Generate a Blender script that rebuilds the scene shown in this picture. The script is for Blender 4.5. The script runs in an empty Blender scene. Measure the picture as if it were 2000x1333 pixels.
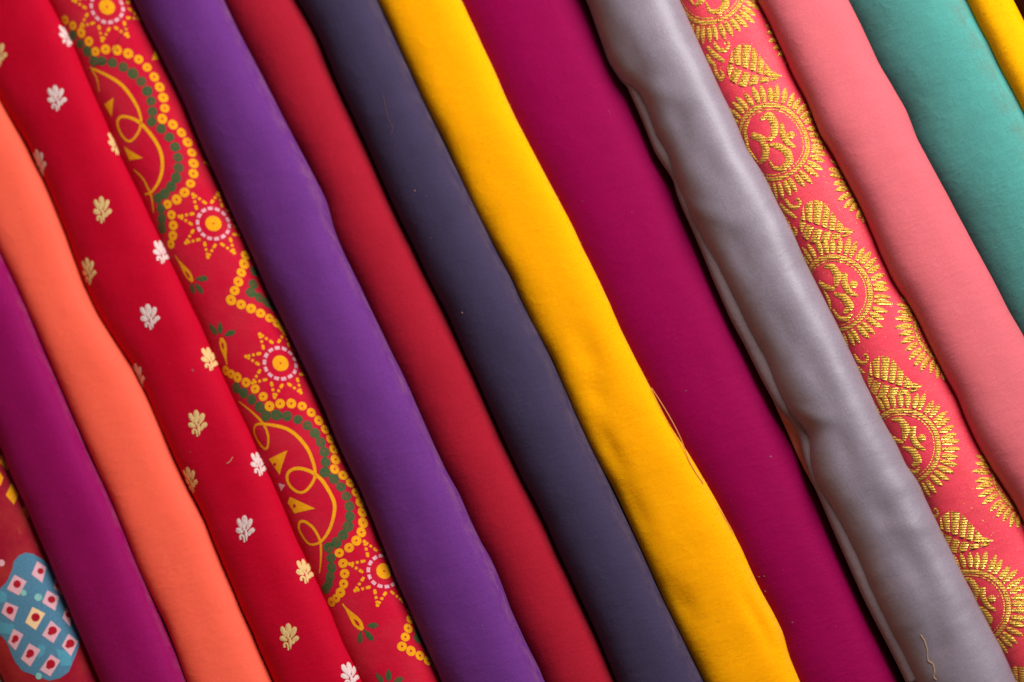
import bpy, math, random
import numpy as np
from mathutils import Vector, Matrix

random.seed(7)
rng = np.random.default_rng(11)
scene = bpy.context.scene
COL = scene.collection

# ------------------------------------------------------------------ camera
S = 0.0005                       # metres per photograph pixel on the cloth
W_PX, H_PX = 2000.0, 1333.0
FOCAL, SENSOR = 70.0, 36.0
DIST = FOCAL / SENSOR * W_PX * S
TARGET = np.array([0.0, 0.0, 0.060])
cd = np.array([0.15, -0.16, 1.0]); cd /= np.linalg.norm(cd)
cr = np.cross([0, 1, 0], cd); cr /= np.linalg.norm(cr)
cu = np.cross(cd, cr)
CAM = TARGET + cd * DIST
cam_data = bpy.data.cameras.new('camera')
cam = bpy.data.objects.new('camera', cam_data); COL.objects.link(cam)
cam.matrix_world = Matrix(((cr[0], cu[0], cd[0], CAM[0]), (cr[1], cu[1], cd[1], CAM[1]),
                           (cr[2], cu[2], cd[2], CAM[2]), (0, 0, 0, 1)))
cam_data.lens = FOCAL; cam_data.sensor_width = SENSOR
cam_data.clip_start = 0.05; cam_data.clip_end = 50
cam_data.dof.use_dof = True
cam_data.dof.aperture_fstop = 2.2
scene.camera = cam
scene.render.resolution_x = 1024; scene.render.resolution_y = 682

# ------------------------------------------------------------------ light
world = bpy.data.worlds.new('World'); scene.world = world
world.use_nodes = True
bg = world.node_tree.nodes['Background']
bg.inputs[0].default_value = (1.0, 0.93, 0.88, 1); bg.inputs[1].default_value = 0.035

def area(name, loc, target, size, power, col):
    l = bpy.data.lights.new(name, 'AREA'); l.shape = 'RECTANGLE'
    l.size, l.size_y = size; l.energy = power; l.color = col
    o = bpy.data.objects.new(name, l); COL.objects.link(o); o.location = loc
    o.rotation_euler = (Vector(target) - Vector(loc)).to_track_quat('-Z', 'Y').to_euler()
    return o
area('daylight_opening', (1.00, 1.15, 1.48), (0.0, 0.0, 0.05), (1.0, 1.0), 68.0, (1.0, 0.97, 0.95))
area('warm_fill', (-1.3, -0.6, 0.7), (0.0, 0.0, 0.05), (0.8, 0.8), 3.2, (1.0, 0.54, 0.27))  # added fill lamp, no real source; warms the left flanks of the rolls

scene.view_settings.view_transform = 'Standard'
scene.view_settings.look = 'None'
scene.view_settings.exposure = 0.0
scene.view_settings.gamma = 1.0
scene.view_settings.use_curve_mapping = False

# ------------------------------------------------------------------ projection helpers
A = np.array([0.418, 0.9085]); A /= np.linalg.norm(A)     # along the rolls, in the photograph
P = np.array([A[1], -A[0]])                               # across the rolls
def at(px, py, z):
    """the point of the horizontal plane z seen at photograph pixel (px, py)"""
    px = np.asarray(px, float); py = np.asarray(py, float); z = np.asarray(z, float)
    k = SENSOR / FOCAL / W_PX
    d = (px[..., None] - W_PX / 2) * k * cr - (py[..., None] - H_PX / 2) * k * cu - cd
    s = (z - CAM[2]) / d[..., 2]
    return CAM + d * s[..., None]
def project(p):
    v = p - CAM
    dep = -(v @ cd)
    k = FOCAL / SENSOR * W_PX
    return np.stack([(v @ cr) / dep * k + W_PX / 2, H_PX / 2 - (v @ cu) / dep * k], -1)

def lattice(seed):
    return np.random.default_rng(seed).uniform(-1, 1, (64, 64))
def vnoise(x, y, seed):
    L = lattice(seed); xi = np.floor(x).astype(int); yi = np.floor(y).astype(int)
    fx = x - xi; fy = y - yi
    fx = fx * fx * (3 - 2 * fx); fy = fy * fy * (3 - 2 * fy)
    g = lambda a, b: L[a % 64, b % 64]
    return ((g(xi, yi) * (1 - fx) + g(xi + 1, yi) * fx) * (1 - fy)
            + (g(xi, yi + 1) * (1 - fx) + g(xi + 1, yi + 1) * fx) * fy)

# ------------------------------------------------------------------ materials
def lin(c):
    r = [(x / 255.0) for x in c]
    return tuple((x / 12.92 if x <= 0.04045 else ((x + 0.055) / 1.055) ** 2.4) for x in r) + (1.0,)

class NT:
    def __init__(self, name):
        self.m = bpy.data.materials.new(name); self.m.use_nodes = True
        self.t = self.m.node_tree; self.b = self.t.nodes['Principled BSDF']
        self.uv = self.n('ShaderNodeUVMap')
        self.uv.uv_map = 'cloth'
    def n(self, typ, **kw):
        x = self.t.nodes.new(typ)
        for k, v in kw.items(): setattr(x, k, v)
        return x
    def l(self, a, b): self.t.links.new(a, b)
    def mapped(self, sx, sy, rot=0.0, loc=(0, 0, 0)):
        m = self.n('ShaderNodeMapping'); m.inputs['Scale'].default_value = (sx, sy, 1)
        m.inputs['Rotation'].default_value = (0, 0, rot); m.inputs['Location'].default_value = loc
        self.l(self.uv.outputs[0], m.inputs[0]); return m.outputs[0]
    def noise(self, vec, scale, detail=2.0, rough=0.5):
        n = self.n('ShaderNodeTexNoise'); n.inputs['Scale'].default_value = scale
        n.inputs['Detail'].default_value = detail; n.inputs['Roughness'].default_value = rough
        self.l(vec, n.inputs['Vector']); return n.outputs['Fac']
    def ramp(self, f, a, b, lo=0.0, hi=1.0):
        r = self.n('ShaderNodeMapRange'); r.clamp = True
        self.l(f, r.inputs[0])
        for i, v in zip((1, 2, 3, 4), (a, b, lo, hi)): r.inputs[i].default_value = v
        return r.outputs[0]
    def mix(self, f, a, b, blend='MIX'):
        x = self.n('ShaderNodeMix', data_type='RGBA', blend_type=blend)
        for sock, v in ((x.inputs[0], f), (x.inputs[6], a), (x.inputs[7], b)):
            if isinstance(v, (tuple, float, int)): sock.default_value = v
            else: self.l(v, sock)
        return x.outputs[2]
    def math(self, op, a, b=0.0):
        x = self.n('ShaderNodeMath', operation=op)
        for sock, v in ((x.inputs[0], a), (x.inputs[1], b)):
            if isinstance(v, (float, int)): sock.default_value = v
            else: self.l(v, sock)
        return x.outputs[0]

# the 'cloth' UV is in hundredths of photograph pixels: u along the roll, v round it from the crest
def cloth(name, col, rough=0.75, sheen=0.10, spec=0.06, mottle=0.10, tint=None, grain=0.15, weave=0.0,
          dust=None, stain=None, scuff=None, aniso=0.0, metallic=0.0, bump=0.25, twill=0.9, sss=0.0, creases=0.12):
    n = NT(name); base = lin(col)
    big = n.noise(n.mapped(1, 1), 1.1, 3.0, 0.55)
    c2 = lin(tint) if tint else tuple(x * 0.78 for x in base[:3]) + (1,)
    c = n.mix(n.ramp(big, 0.40, 0.72, 0.0, mottle * 4), base, c2)
    # thread irregularities: long thin noise along both thread directions
    warp = n.noise(n.mapped(2.2, 34), 1.0, 2.0, 0.6)
    weft = n.noise(n.mapped(34, 2.2), 1.0, 2.0, 0.6)
    fine = n.noise(n.mapped(22, 22), 1.0, 3.0, 0.8)
    g = n.math('ADD', n.math('MULTIPLY', n.math('ADD', warp, weft), 0.18), n.math('MULTIPLY', fine, 0.64))
    gv = n.ramp(g, 0.32, 0.68, 1 - grain, 1 + grain)
    comb = n.n('ShaderNodeCombineColor')
    for i in range(3): n.l(gv, comb.inputs[i])
    c = n.mix(1.0, c, comb.outputs[0], 'MULTIPLY')
    if dust:                      # pale dust rubbed into a worn ridge: (colour, v centre, v width, strength)
        dc, vc, vw, st = dust
        sep = n.n('ShaderNodeSeparateXYZ'); n.l(n.uv.outputs[0], sep.inputs[0])
        d = n.math('ABSOLUTE', n.math('SUBTRACT', sep.outputs[1], vc))
        band = n.ramp(d, 0.0, vw, 1.0, 0.0)
        pat = n.ramp(n.noise(n.mapped(2.5, 5), 1.0, 6.0, 0.7), 0.42, 0.70, 0.0, 1.0)
        c = n.mix(n.math('MULTIPLY', n.math('MULTIPLY', band, pat), st), c, lin(dc))
    if stain:                     # scattered dirty marks: (colour, threshold, strength)
        sc, th, st = stain
        s1 = n.ramp(n.noise(n.mapped(2.4, 4.2), 1.3, 6.0, 0.72), th, th + 0.10, 0.0, st)
        c = n.mix(s1, c, lin(sc))
    if scuff:                     # small soot specks
        sc, th, st = scuff
        s2 = n.ramp(n.noise(n.mapped(16, 16), 1.0, 4.0, 0.75), th, th + 0.06, 0.0, st)
        s3 = n.ramp(n.noise(n.mapped(1.6, 1.6), 1.0, 3.0, 0.5), 0.42, 0.62, 0.0, 1.0)
        c = n.mix(n.math('MULTIPLY', s2, s3), c, lin(sc))
    h = n.math('MULTIPLY', g, 1.0)
    if weave > 0:
        def stripe(sx, sy, rot):
            w = n.n('ShaderNodeTexWave'); w.wave_type = 'BANDS'; w.bands_direction = 'X'
            w.inputs['Scale'].default_value = 1.0; w.inputs['Distortion'].default_value = 0.6
            w.inputs['Detail'].default_value = 1.0
            n.l(n.mapped(sx, sy, rot), w.inputs['Vector']); return w.outputs['Fac']
        wv = n.math('MULTIPLY', stripe(weave, weave, 0.0), stripe(weave, weave, math.pi / 2))
        h = n.math('ADD', h, n.math('MULTIPLY', wv, twill))
        wc = n.ramp(wv, 0.0, 0.8, 0.86, 1.08)
        cb = n.n('ShaderNodeCombineColor')
        for i in range(3): n.l(wc, cb.inputs[i])
        c = n.mix(1.0, c, cb.outputs[0], 'MULTIPLY')
    bp = n.n('ShaderNodeBump'); bp.inputs['Strength'].default_value = bump
    bp.inputs['Distance'].default_value = 0.0006
    n.l(h, bp.inputs['Height'])
    soft = n.n('ShaderNodeBump'); soft.inputs['Strength'].default_value = 0.10
    soft.inputs['Distance'].default_value = 0.004
    n.l(n.noise(n.mapped(1.2, 2.2), 1.4, 3.0, 0.5), soft.inputs['Height'])
    # pulled creases: thin ridges running aslant round the roll
    rid = n.n('ShaderNodeBump'); rid.inputs['Strength'].default_value = creases
    rid.inputs['Distance'].default_value = 0.0025
    cr_ = n.noise(n.mapped(1.3, 0.55, 0.5), 2.0, 5.0, 0.55)
    ridge = n.math('SUBTRACT', 1.0, n.math('ABSOLUTE', n.math('MULTIPLY', n.math('SUBTRACT', cr_, 0.5), 4.0)))
    n.l(n.math('POWER', n.math('MAXIMUM', ridge, 0.0), 3.0), rid.inputs['Height'])
    n.l(soft.outputs[0], rid.inputs['Normal'])
    n.l(rid.outputs[0], bp.inputs['Normal'])
    n.l(bp.outputs[0], n.b.inputs['Normal'])
    n.l(c, n.b.inputs['Base Color'])
    n.b.inputs['Roughness'].default_value = rough
    n.b.inputs['Specular IOR Level'].default_value = spec
    n.b.inputs['Sheen Weight'].default_value = sheen
    n.b.inputs['Sheen Roughness'].default_value = 0.5
    n.b.inputs['Sheen Tint'].default_value = tuple(min(1, x * 1.2 + 0.1) for x in base[:3]) + (1,)
    n.b.inputs['Metallic'].default_value = metallic
    n.b.inputs['Anisotropic'].default_value = aniso
    if sss:
        n.b.inputs['Subsurface Weight'].default_value = sss
        n.b.inputs['Subsurface Radius'].default_value = (1.0, 0.5, 0.1)
        n.b.inputs['Subsurface Scale'].default_value = 0.014
    return n.m

def ink(name, col, var=0.18, rough=0.8, ground=None):
    """printed colour soaked into cloth"""
    n = NT(name); b = lin(col)
    f = n.noise(n.mapped(26, 26), 1.0, 3.0, 0.7)
    c = n.mix(n.ramp(f, 0.35, 0.7), tuple(min(1, x * (1 + var)) for x in b[:3]) + (1,),
              tuple(x * (1 - var) for x in b[:3]) + (1,))
    if ground:
        g2 = n.noise(n.mapped(18, 44), 1.0, 3.0, 0.75); g3 = n.noise(n.mapped(5, 5), 1.0, 2.0, 0.5)
        c = n.mix(n.math('ADD', n.ramp(g2, 0.46, 0.72, 0.0, 0.3), n.ramp(g3, 0.45, 0.75, 0.0, 0.15)), c, lin(ground))
    n.l(c, n.b.inputs['Base Color']); n.b.inputs['Roughness'].default_value = rough
    n.b.inputs['Specular IOR Level'].default_value = 0.1
    bp = n.n('ShaderNodeBump'); bp.inputs['Strength'].default_value = 0.25
    bp.inputs['Distance'].default_value = 0.0006
    n.l(f, bp.inputs['Height']); n.l(bp.outputs[0], n.b.inputs['Normal'])
    return n.m

def thread(name, col, ground, metallic=0.0, rough=0.5, pitch=9.0, bare=0.15, rot=0.0, strength=0.8, wear=0.0):
    """raised woven thread: close parallel floats with slivers of the ground cloth between them"""
    n = NT(name); b = lin(col)
    w = n.n('ShaderNodeTexWave'); w.wave_type = 'BANDS'; w.bands_direction = 'X'
    w.inputs['Scale'].default_value = 1.0; w.inputs['Distortion'].default_value = 1.5
    w.inputs['Detail'].default_value = 2.0; w.inputs['Detail Scale'].default_value = 2.0
    n.l(n.mapped(pitch, pitch, rot), w.inputs['Vector'])
    f = n.noise(n.mapped(14, 30), 1.0, 3.0, 0.7)
    hgt = n.math('ADD', w.outputs['Fac'], n.math('MULTIPLY', f, 0.9))
    c = n.mix(n.ramp(f, 0.45, 0.7), b, tuple(x * 0.7 for x in b[:3]) + (1,))
    worn = n.noise(n.mapped(3.2, 3.2), 1.0, 3.0, 0.6)
    gap = n.ramp(n.math('SUBTRACT', hgt, n.math('MULTIPLY', n.ramp(worn, 0.45, 0.75), wear)), 0.30, 0.30 + bare * 2, 1.0, 0.0)
    c = n.mix(n.math('MULTIPLY', gap, 0.8), c, lin(ground))
    n.l(c, n.b.inputs['Base Color'])
    if metallic:
        glint = n.noise(n.mapped(26, 18), 1.0, 2.0, 0.6)
        n.l(n.ramp(glint, 0.48, 0.62, 0.12, metallic), n.b.inputs['Metallic'])
        n.b.inputs['Specular IOR Level'].default_value = 0.8
    n.b.inputs['Roughness'].default_value = rough
    bp = n.n('ShaderNodeBump'); bp.inputs['Strength'].default_value = strength
    bp.inputs['Distance'].default_value = 0.0016
    n.l(hgt, bp.inputs['Height']); n.l(bp.outputs[0], n.b.inputs['Normal'])
    return n.m

M = {}
M['table'] = cloth('dark_table_cloth', (34, 40, 42), rough=0.9, sheen=0.0)
M['beige'] = cloth('beige_cotton', (205, 180, 155))
M['patch_red'] = cloth('red_net_print', (160, 22, 48), mottle=0.2, tint=(185, 60, 50), weave=20.0, stain=((200, 90, 60), 0.60, 0.5))
M['plum'] = cloth('plum_cotton', (146, 14, 92), rough=0.7, mottle=0.06, dust=((170, 120, 120), 1.05, 0.25, 0.3))
M['coral'] = cloth('coral_satin', (255, 103, 79), rough=0.6, mottle=0.04, tint=(255, 92, 72), grain=0.06)
M['crimson'] = cloth('crimson_cotton', (192, 5, 42), rough=0.75, mottle=0.14, tint=(185, 0, 34), grain=0.12)
M['print_red'] = cloth('red_printed_cotton', (200, 16, 50), rough=0.8, mottle=0.16, tint=(196, 44, 58), stain=((160, 40, 50), 0.62, 0.5))
M['violet'] = cloth('violet_cotton', (106, 48, 126), rough=0.75, mottle=0.08, tint=(92, 40, 112), dust=((150, 100, 112), 1.05, 0.32, 0.6))
M['burgundy'] = cloth('burgundy_cotton', (162, 24, 44), rough=0.8, mottle=0.08, tint=(146, 20, 38), dust=((150, 80, 70), 0.8, 0.3, 0.25))
M['navy'] = cloth('slate_navy_cotton', (62, 53, 80), rough=0.75, mottle=0.10, tint=(54, 48, 70), dust=((120, 100, 96), 0.85, 0.3, 0.4))
M['yellow'] = cloth('yellow_flannel', (255, 169, 0), rough=0.85, mottle=0.06, tint=(255, 168, 0), grain=0.06, sss=0.45, sheen=0.0,
                    stain=((150, 84, 20), 0.635, 0.55), dust=((200, 140, 70), 0.95, 0.25, 0.55))
M['magenta'] = cloth('magenta_crepe', (146, 0, 72), rough=0.7, mottle=0.05, grain=0.14, weave=24.0, twill=0.4)
M['grey'] = cloth('lilac_grey_satin', (138, 126, 140), rough=0.50, spec=0.55, creases=0.05, sheen=0.0, mottle=0.10, tint=(106, 95, 102), grain=0.18)
M['grey_under'] = cloth('lilac_grey_satin_reverse', (150, 128, 134), rough=0.7, sheen=0.0, weave=20.0)
M['salmon'] = cloth('salmon_cotton', (235, 140, 112))
M['brocade'] = cloth('coral_red_brocade_ground', (246, 58, 84), rough=0.42, spec=0.45, mottle=0.12, tint=(246, 78, 84), weave=17.0, grain=0.10, bump=0.5)
M['pink'] = cloth('rose_pink_cotton', (212, 102, 112), rough=0.75, mottle=0.08, tint=(214, 98, 102), grain=0.10, weave=26.0, twill=0.3)
M['teal'] = cloth('teal_cotton', (80, 158, 150), rough=0.7, mottle=0.10, tint=(80, 146, 136), dust=((110, 100, 80), 0.75, 0.35, 0.6), stain=((80, 90, 70), 0.66, 0.5))
M['yellow2'] = cloth('mustard_twill', (244, 178, 0), rough=0.8, mottle=0.1, tint=(236, 164, 0), weave=16.0, scuff=((110, 70, 10), 0.60, 0.75), sheen=0.0)
M['maroon'] = cloth('dark_maroon_cotton', (48, 14, 22))
M['ink_yellow'] = ink('print_yellow', (246, 166, 14), ground=(196, 24, 48))
M['ink_green'] = ink('print_green', (44, 90, 52), ground=(196, 24, 48))
M['ink_white'] = ink('print_white', (226, 176, 186), ground=(196, 24, 48))
M['ink_red'] = ink('print_red_dot', (172, 22, 40), 0.3)
M['ink_blue'] = ink('print_blue', (78, 130, 158), 0.2, ground=(104, 116, 146))
M['ink_blue2'] = ink('print_light_blue', (84, 154, 178), 0.15)
M['ink_teal'] = ink('print_teal', (132, 190, 184), 0.25)
M['ink_pink'] = ink('print_pink', (232, 176, 186), 0.08, ground=(170, 150, 180))
M['ink_cream'] = ink('print_cream', (246, 206, 160), 0.08)
M['silk_white'] = thread('silver_white_thread', (248, 220, 216), (190, 60, 80), rough=0.45, pitch=22, bare=0.05, strength=0.4)
M['silk_gold'] = thread('cream_gold_thread', (252, 212, 142), (190, 60, 60), rough=0.45, pitch=22, bare=0.05, strength=0.4)
M['zari'] = thread('gold_zari_thread', (255, 200, 76), (222, 112, 52), metallic=0.95, rough=0.28, pitch=6.5, bare=0.06, rot=0.45, strength=0.6, wear=0.5)
M['lint'] = ink('pale_lint', (132, 96, 98))
M['thread_gold'] = ink('golden_thread', (206, 140, 84))
M['thread_beige'] = ink('beige_thread', (205, 165, 130))
M['thread_dark'] = ink('dark_thread', (70, 40, 60))

# ------------------------------------------------------------------ mesh helpers
def mesh_obj(name, verts, faces, mat, uv=None, smooth=True, parent=None, origin=None):
    verts = np.asarray(verts, float)
    if origin is None: origin = np.array(parent['_o']) if parent is not None else np.zeros(3)
    me = bpy.data.meshes.new(name)
    me.from_pydata((verts - origin).tolist(), [], [tuple(int(i) for i in f) for f in faces])
    if uv is not None:
        lay = me.uv_layers.new(name='cloth')
        li = np.zeros(len(me.loops), dtype=np.int32); me.loops.foreach_get('vertex_index', li)
        lay.data.foreach_set('uv', np.asarray(uv, np.float32)[li].ravel())
    if smooth: me.polygons.foreach_set('use_smooth', [True] * len(me.polygons))
    me.materials.append(mat); me.update()
    o = bpy.data.objects.new(name, me); COL.objects.link(o)
    if parent is not None: o.parent = parent
    else: o.location = origin
    return o
def tag(o, label, cat, group=None):
    o['label'] = label; o['category'] = cat
    if group: o['group'] = group

def edge_fn(pts, sigma):
    """smooth q(t) through traced edge pixels, going straight on beyond the frame"""
    p = np.array(pts, float); t = p @ A; q = p @ P
    o = np.argsort(t); t = t[o]; q = q[o]
    keep = np.r_[True, np.diff(t) > 4]; t = t[keep]; q = q[keep]
    m, b = np.polyfit(t, q, 1) if len(t) > 3 else ((q[-1] - q[0]) / max(t[-1] - t[0], 1), 0)
    m = max(-0.06, min(0.06, m))
    ts = np.arange(-900, 3000, 4.0)
    qs = np.interp(ts, t, q)
    lo = ts < t[0]; hi = ts > t[-1]
    qs[lo] = q[0] + m * (ts[lo] - t[0]); qs[hi] = q[-1] + m * (ts[hi] - t[-1])
    n = int(4 * sigma / 4) + 1
    k = np.exp(-0.5 * (np.arange(-n, n + 1) * 4.0 / sigma) ** 2); k /= k.sum()
    qs = np.convolve(np.pad(qs, n, mode='edge'), k, 'valid')
    return lambda x: np.interp(x, ts, qs)

NTH = 88
class Roll:
    """a cloth roll: cross-sections between two traced edges, resting on the table"""
    def __init__(self, name, left, right, zc, h, mat, k=0.0, el=0.0, er=0.0, sigma=14, lump=1.5, crease=0.7,
                 seed=1, dents=(), sq=1.0, trange=None, zlow=None, parent=None, step=5.0, taper=0.0):
        fl, fr = edge_fn(left, sigma), edge_fn(right, sigma)
        if trange is None:
            pts = np.array(list(left) + list(right), float)
            tt = pts @ A; trange = (tt.min() - 170, tt.max() + 170)
        self.t = np.arange(trange[0], trange[1], step)
        ql = fl(self.t) - el; qr = fr(self.t) + er
        if taper:
            e = np.clip(np.minimum(self.t - self.t[0], self.t[-1] - self.t) / taper, 0.02, 1) ** 0.5
            mid = (ql + qr) / 2; ql = mid + (ql - mid) * e; qr = mid + (qr - mid) * e
        self.th = np.linspace(-math.pi / 2, 1.5 * math.pi, NTH + 1)[:-1]   # starts underneath
        t = self.t[:, None]; th = self.th[None, :]
        zc *= S; h *= S
        low = (zc if zlow is None else zlow * S)
        Lp = self.t[:, None] * A + ql[:, None] * P; Rp = self.t[:, None] * A + qr[:, None] * P
        L = at(Lp[:, 0], Lp[:, 1], np.full(len(self.t), zc)); R = at(Rp[:, 0], Rp[:, 1], np.full(len(self.t), zc))
        C = (L + R) / 2; half = (R - L) / 2
        w = np.linalg.norm(half, axis=1); lat = half / w[:, None]
        ct, st = np.cos(th), np.sin(th)
        cx = np.sign(ct) * np.abs(ct) ** sq; sx = np.sign(st) * np.abs(st) ** sq
        cx = np.where(st < 0, cx * (1 - 0.22 * np.abs(st)), cx)
        X = cx * w[:, None]
        Z = np.where(st >= 0, sx * h, sx * low) + k * X * np.where(st < 0, 1 - np.abs(st) ** 2, 1)
        ndir = np.stack([ct * lat[:, 0:1], ct * lat[:, 1:2], st + 0 * t], -1)
        arc0 = (th - math.pi / 2) * (-1) * (w.mean() + h) / 2 / S
        d = lump * vnoise(t / 130 + seed * 7.3, arc0 / 90 + seed, seed) \
            + 0.5 * lump * vnoise(t / 55 + arc0 / 90, arc0 / 60 - t / 160, seed + 50) \
            + crease * 0.4 * vnoise(t / 22, arc0 / 45 + t / 90, seed + 90)
        pos = np.stack([C[:, 0:1] + X * lat[:, 0:1], C[:, 1:2] + X * lat[:, 1:2], zc + Z], -1)
        pix = project(pos.reshape(-1, 3)).reshape(pos.shape[0], pos.shape[1], 2)
        for (dx, dy, ra, rc, ang, dep) in dents:       # pushed-in or bulging places, at photograph pixels
            ca, sa = math.cos(math.radians(ang)), math.sin(math.radians(ang))
            ux = pix[..., 0] - dx; uy = pix[..., 1] - dy
            e1 = (ux * ca + uy * sa) / ra; e2 = (-ux * sa + uy * ca) / rc
            d = d - dep * np.exp(-(e1 ** 2 + e2 ** 2)) * np.clip(st * 1.5 + 0.4, 0, 1)
        up = np.clip(st + 0.6, 0, 1)
        self.pos = pos + ndir * (d * S * up)[..., None]
        dp = np.linalg.norm(np.diff(self.pos, axis=1), axis=2) / S
        arc = np.concatenate([np.zeros((len(self.t), 1)), np.cumsum(dp, 1)], 1)
        top = np.argmin(np.abs(self.th - math.pi / 2))
        self.arc = -(arc - arc[:, top:top + 1])        # positive towards the photograph's right
        # arc grows from underneath-right... th increasing goes right -> crest -> left
        self.pix = project(self.pos.reshape(-1, 3)).reshape(pos.shape[0], pos.shape[1], 2)
        nt = len(self.t); V = self.pos.reshape(-1, 3)
        UV = np.stack([np.repeat(self.t[:, None], NTH, 1), self.arc], -1).reshape(-1, 2) / 100.0
        i = np.arange(nt - 1)[:, None] * NTH; j = np.arange(NTH)[None, :]; j2 = (j + 1) % NTH
        F = np.stack([i + j, i + j2, i + NTH + j2, i + NTH + j], -1).reshape(-1, 4).tolist()
        F.append(list(range(NTH))[::-1]); F.append([(nt - 1) * NTH + q for q in range(NTH)])
        org = np.array([C[:, 0].mean(), C[:, 1].mean(), 0.0])
        if parent is None:
            self.o = mesh_obj(name, V, F, mat, UV, origin=org); self.o['_o'] = org.tolist()
        else:
            self.o = mesh_obj(name, V, F, mat, UV, parent=parent)
        # upper half only, for placing things on the surface
        self.j0 = int(np.searchsorted(self.th, math.radians(-12))); self.j1 = int(np.searchsorted(self.th, math.radians(192)))
    # --- surface lookups in developed coordinates (t along, v round)
    def locate(self, px, py):
        sub = self.pix[:, self.j0:self.j1]; sv = self.arc[:, self.j0:self.j1]
        d = (sub[..., 0] - px) ** 2 + (sub[..., 1] - py) ** 2
        z = self.pos[:, self.j0:self.j1, 2]
        d = d + (z < z.max() - 1.2 * (z.max() - z.min())) * 1e6
        i, j = np.unravel_index(np.argmin(d), d.shape)
        i = min(max(i, 1), sub.shape[0] - 2); j = min(max(j, 1), sub.shape[1] - 2)
        J = np.stack([(sub[i + 1, j] - sub[i - 1, j]) / 2, (sub[i, j + 1] - sub[i, j - 1]) / 2], -1)
        r = np.array([px, py]) - sub[i, j]
        try: s = np.clip(np.linalg.solve(J, r), -1, 1)
        except Exception: s = np.zeros(2)
        t = self.t[i] + s[0] * (self.t[1] - self.t[0])
        v = sv[i, j] + s[1] * (sv[i, j + 1] - sv[i, j - 1]) / 2
        return t, v
    def surf(self, tv, lift=0.0):
        tv = np.asarray(tv, float); t = tv[:, 0]; v = tv[:, 1]
        fi = np.clip((t - self.t[0]) / (self.t[1] - self.t[0]), 0, len(self.t) - 1.001)
        i = fi.astype(int); f = (fi - i)[:, None]
        def row(ii):
            out = np.zeros((len(t), 3)); nor = np.zeros((len(t), 3))
            for n_, (r, vv) in enumerate(zip(ii, v)):
                a = self.arc[r]                       # decreasing
                j = int(np.clip(np.searchsorted(-a, -vv) - 1, 1, NTH - 3))
                g = np.clip((vv - a[j]) / (a[j + 1] - a[j]), 0, 1)
                out[n_] = self.pos[r, j] * (1 - g) + self.pos[r, j + 1] * g
                r2 = min(max(r, 1), len(self.t) - 2)
                n1 = np.cross(self.pos[r2, j + 1] - self.pos[r2, j], self.pos[r2 + 1, j] - self.pos[r2 - 1, j])
                n2 = np.cross(self.pos[r2, j + 2] - self.pos[r2, j + 1], self.pos[r2 + 1, j + 1] - self.pos[r2 - 1, j + 1])
                nn = n1 / np.linalg.norm(n1) * (1 - g) + n2 / np.linalg.norm(n2) * g
                nor[n_] = nn
            return out, nor
        p0, n0 = row(i); p1, n1 = row(i + 1)
        p = p0 * (1 - f) + p1 * f; n = n0 * (1 - f) + n1 * f
        n /= np.linalg.norm(n, axis=1)[:, None]
        cen = self.pos[i].mean(axis=1)
        flip = np.sum(n * (p - cen), axis=1) < 0
        n[flip] *= -1
        return p + n * (np.asarray(lift) * S).reshape(-1, 1)

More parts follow.
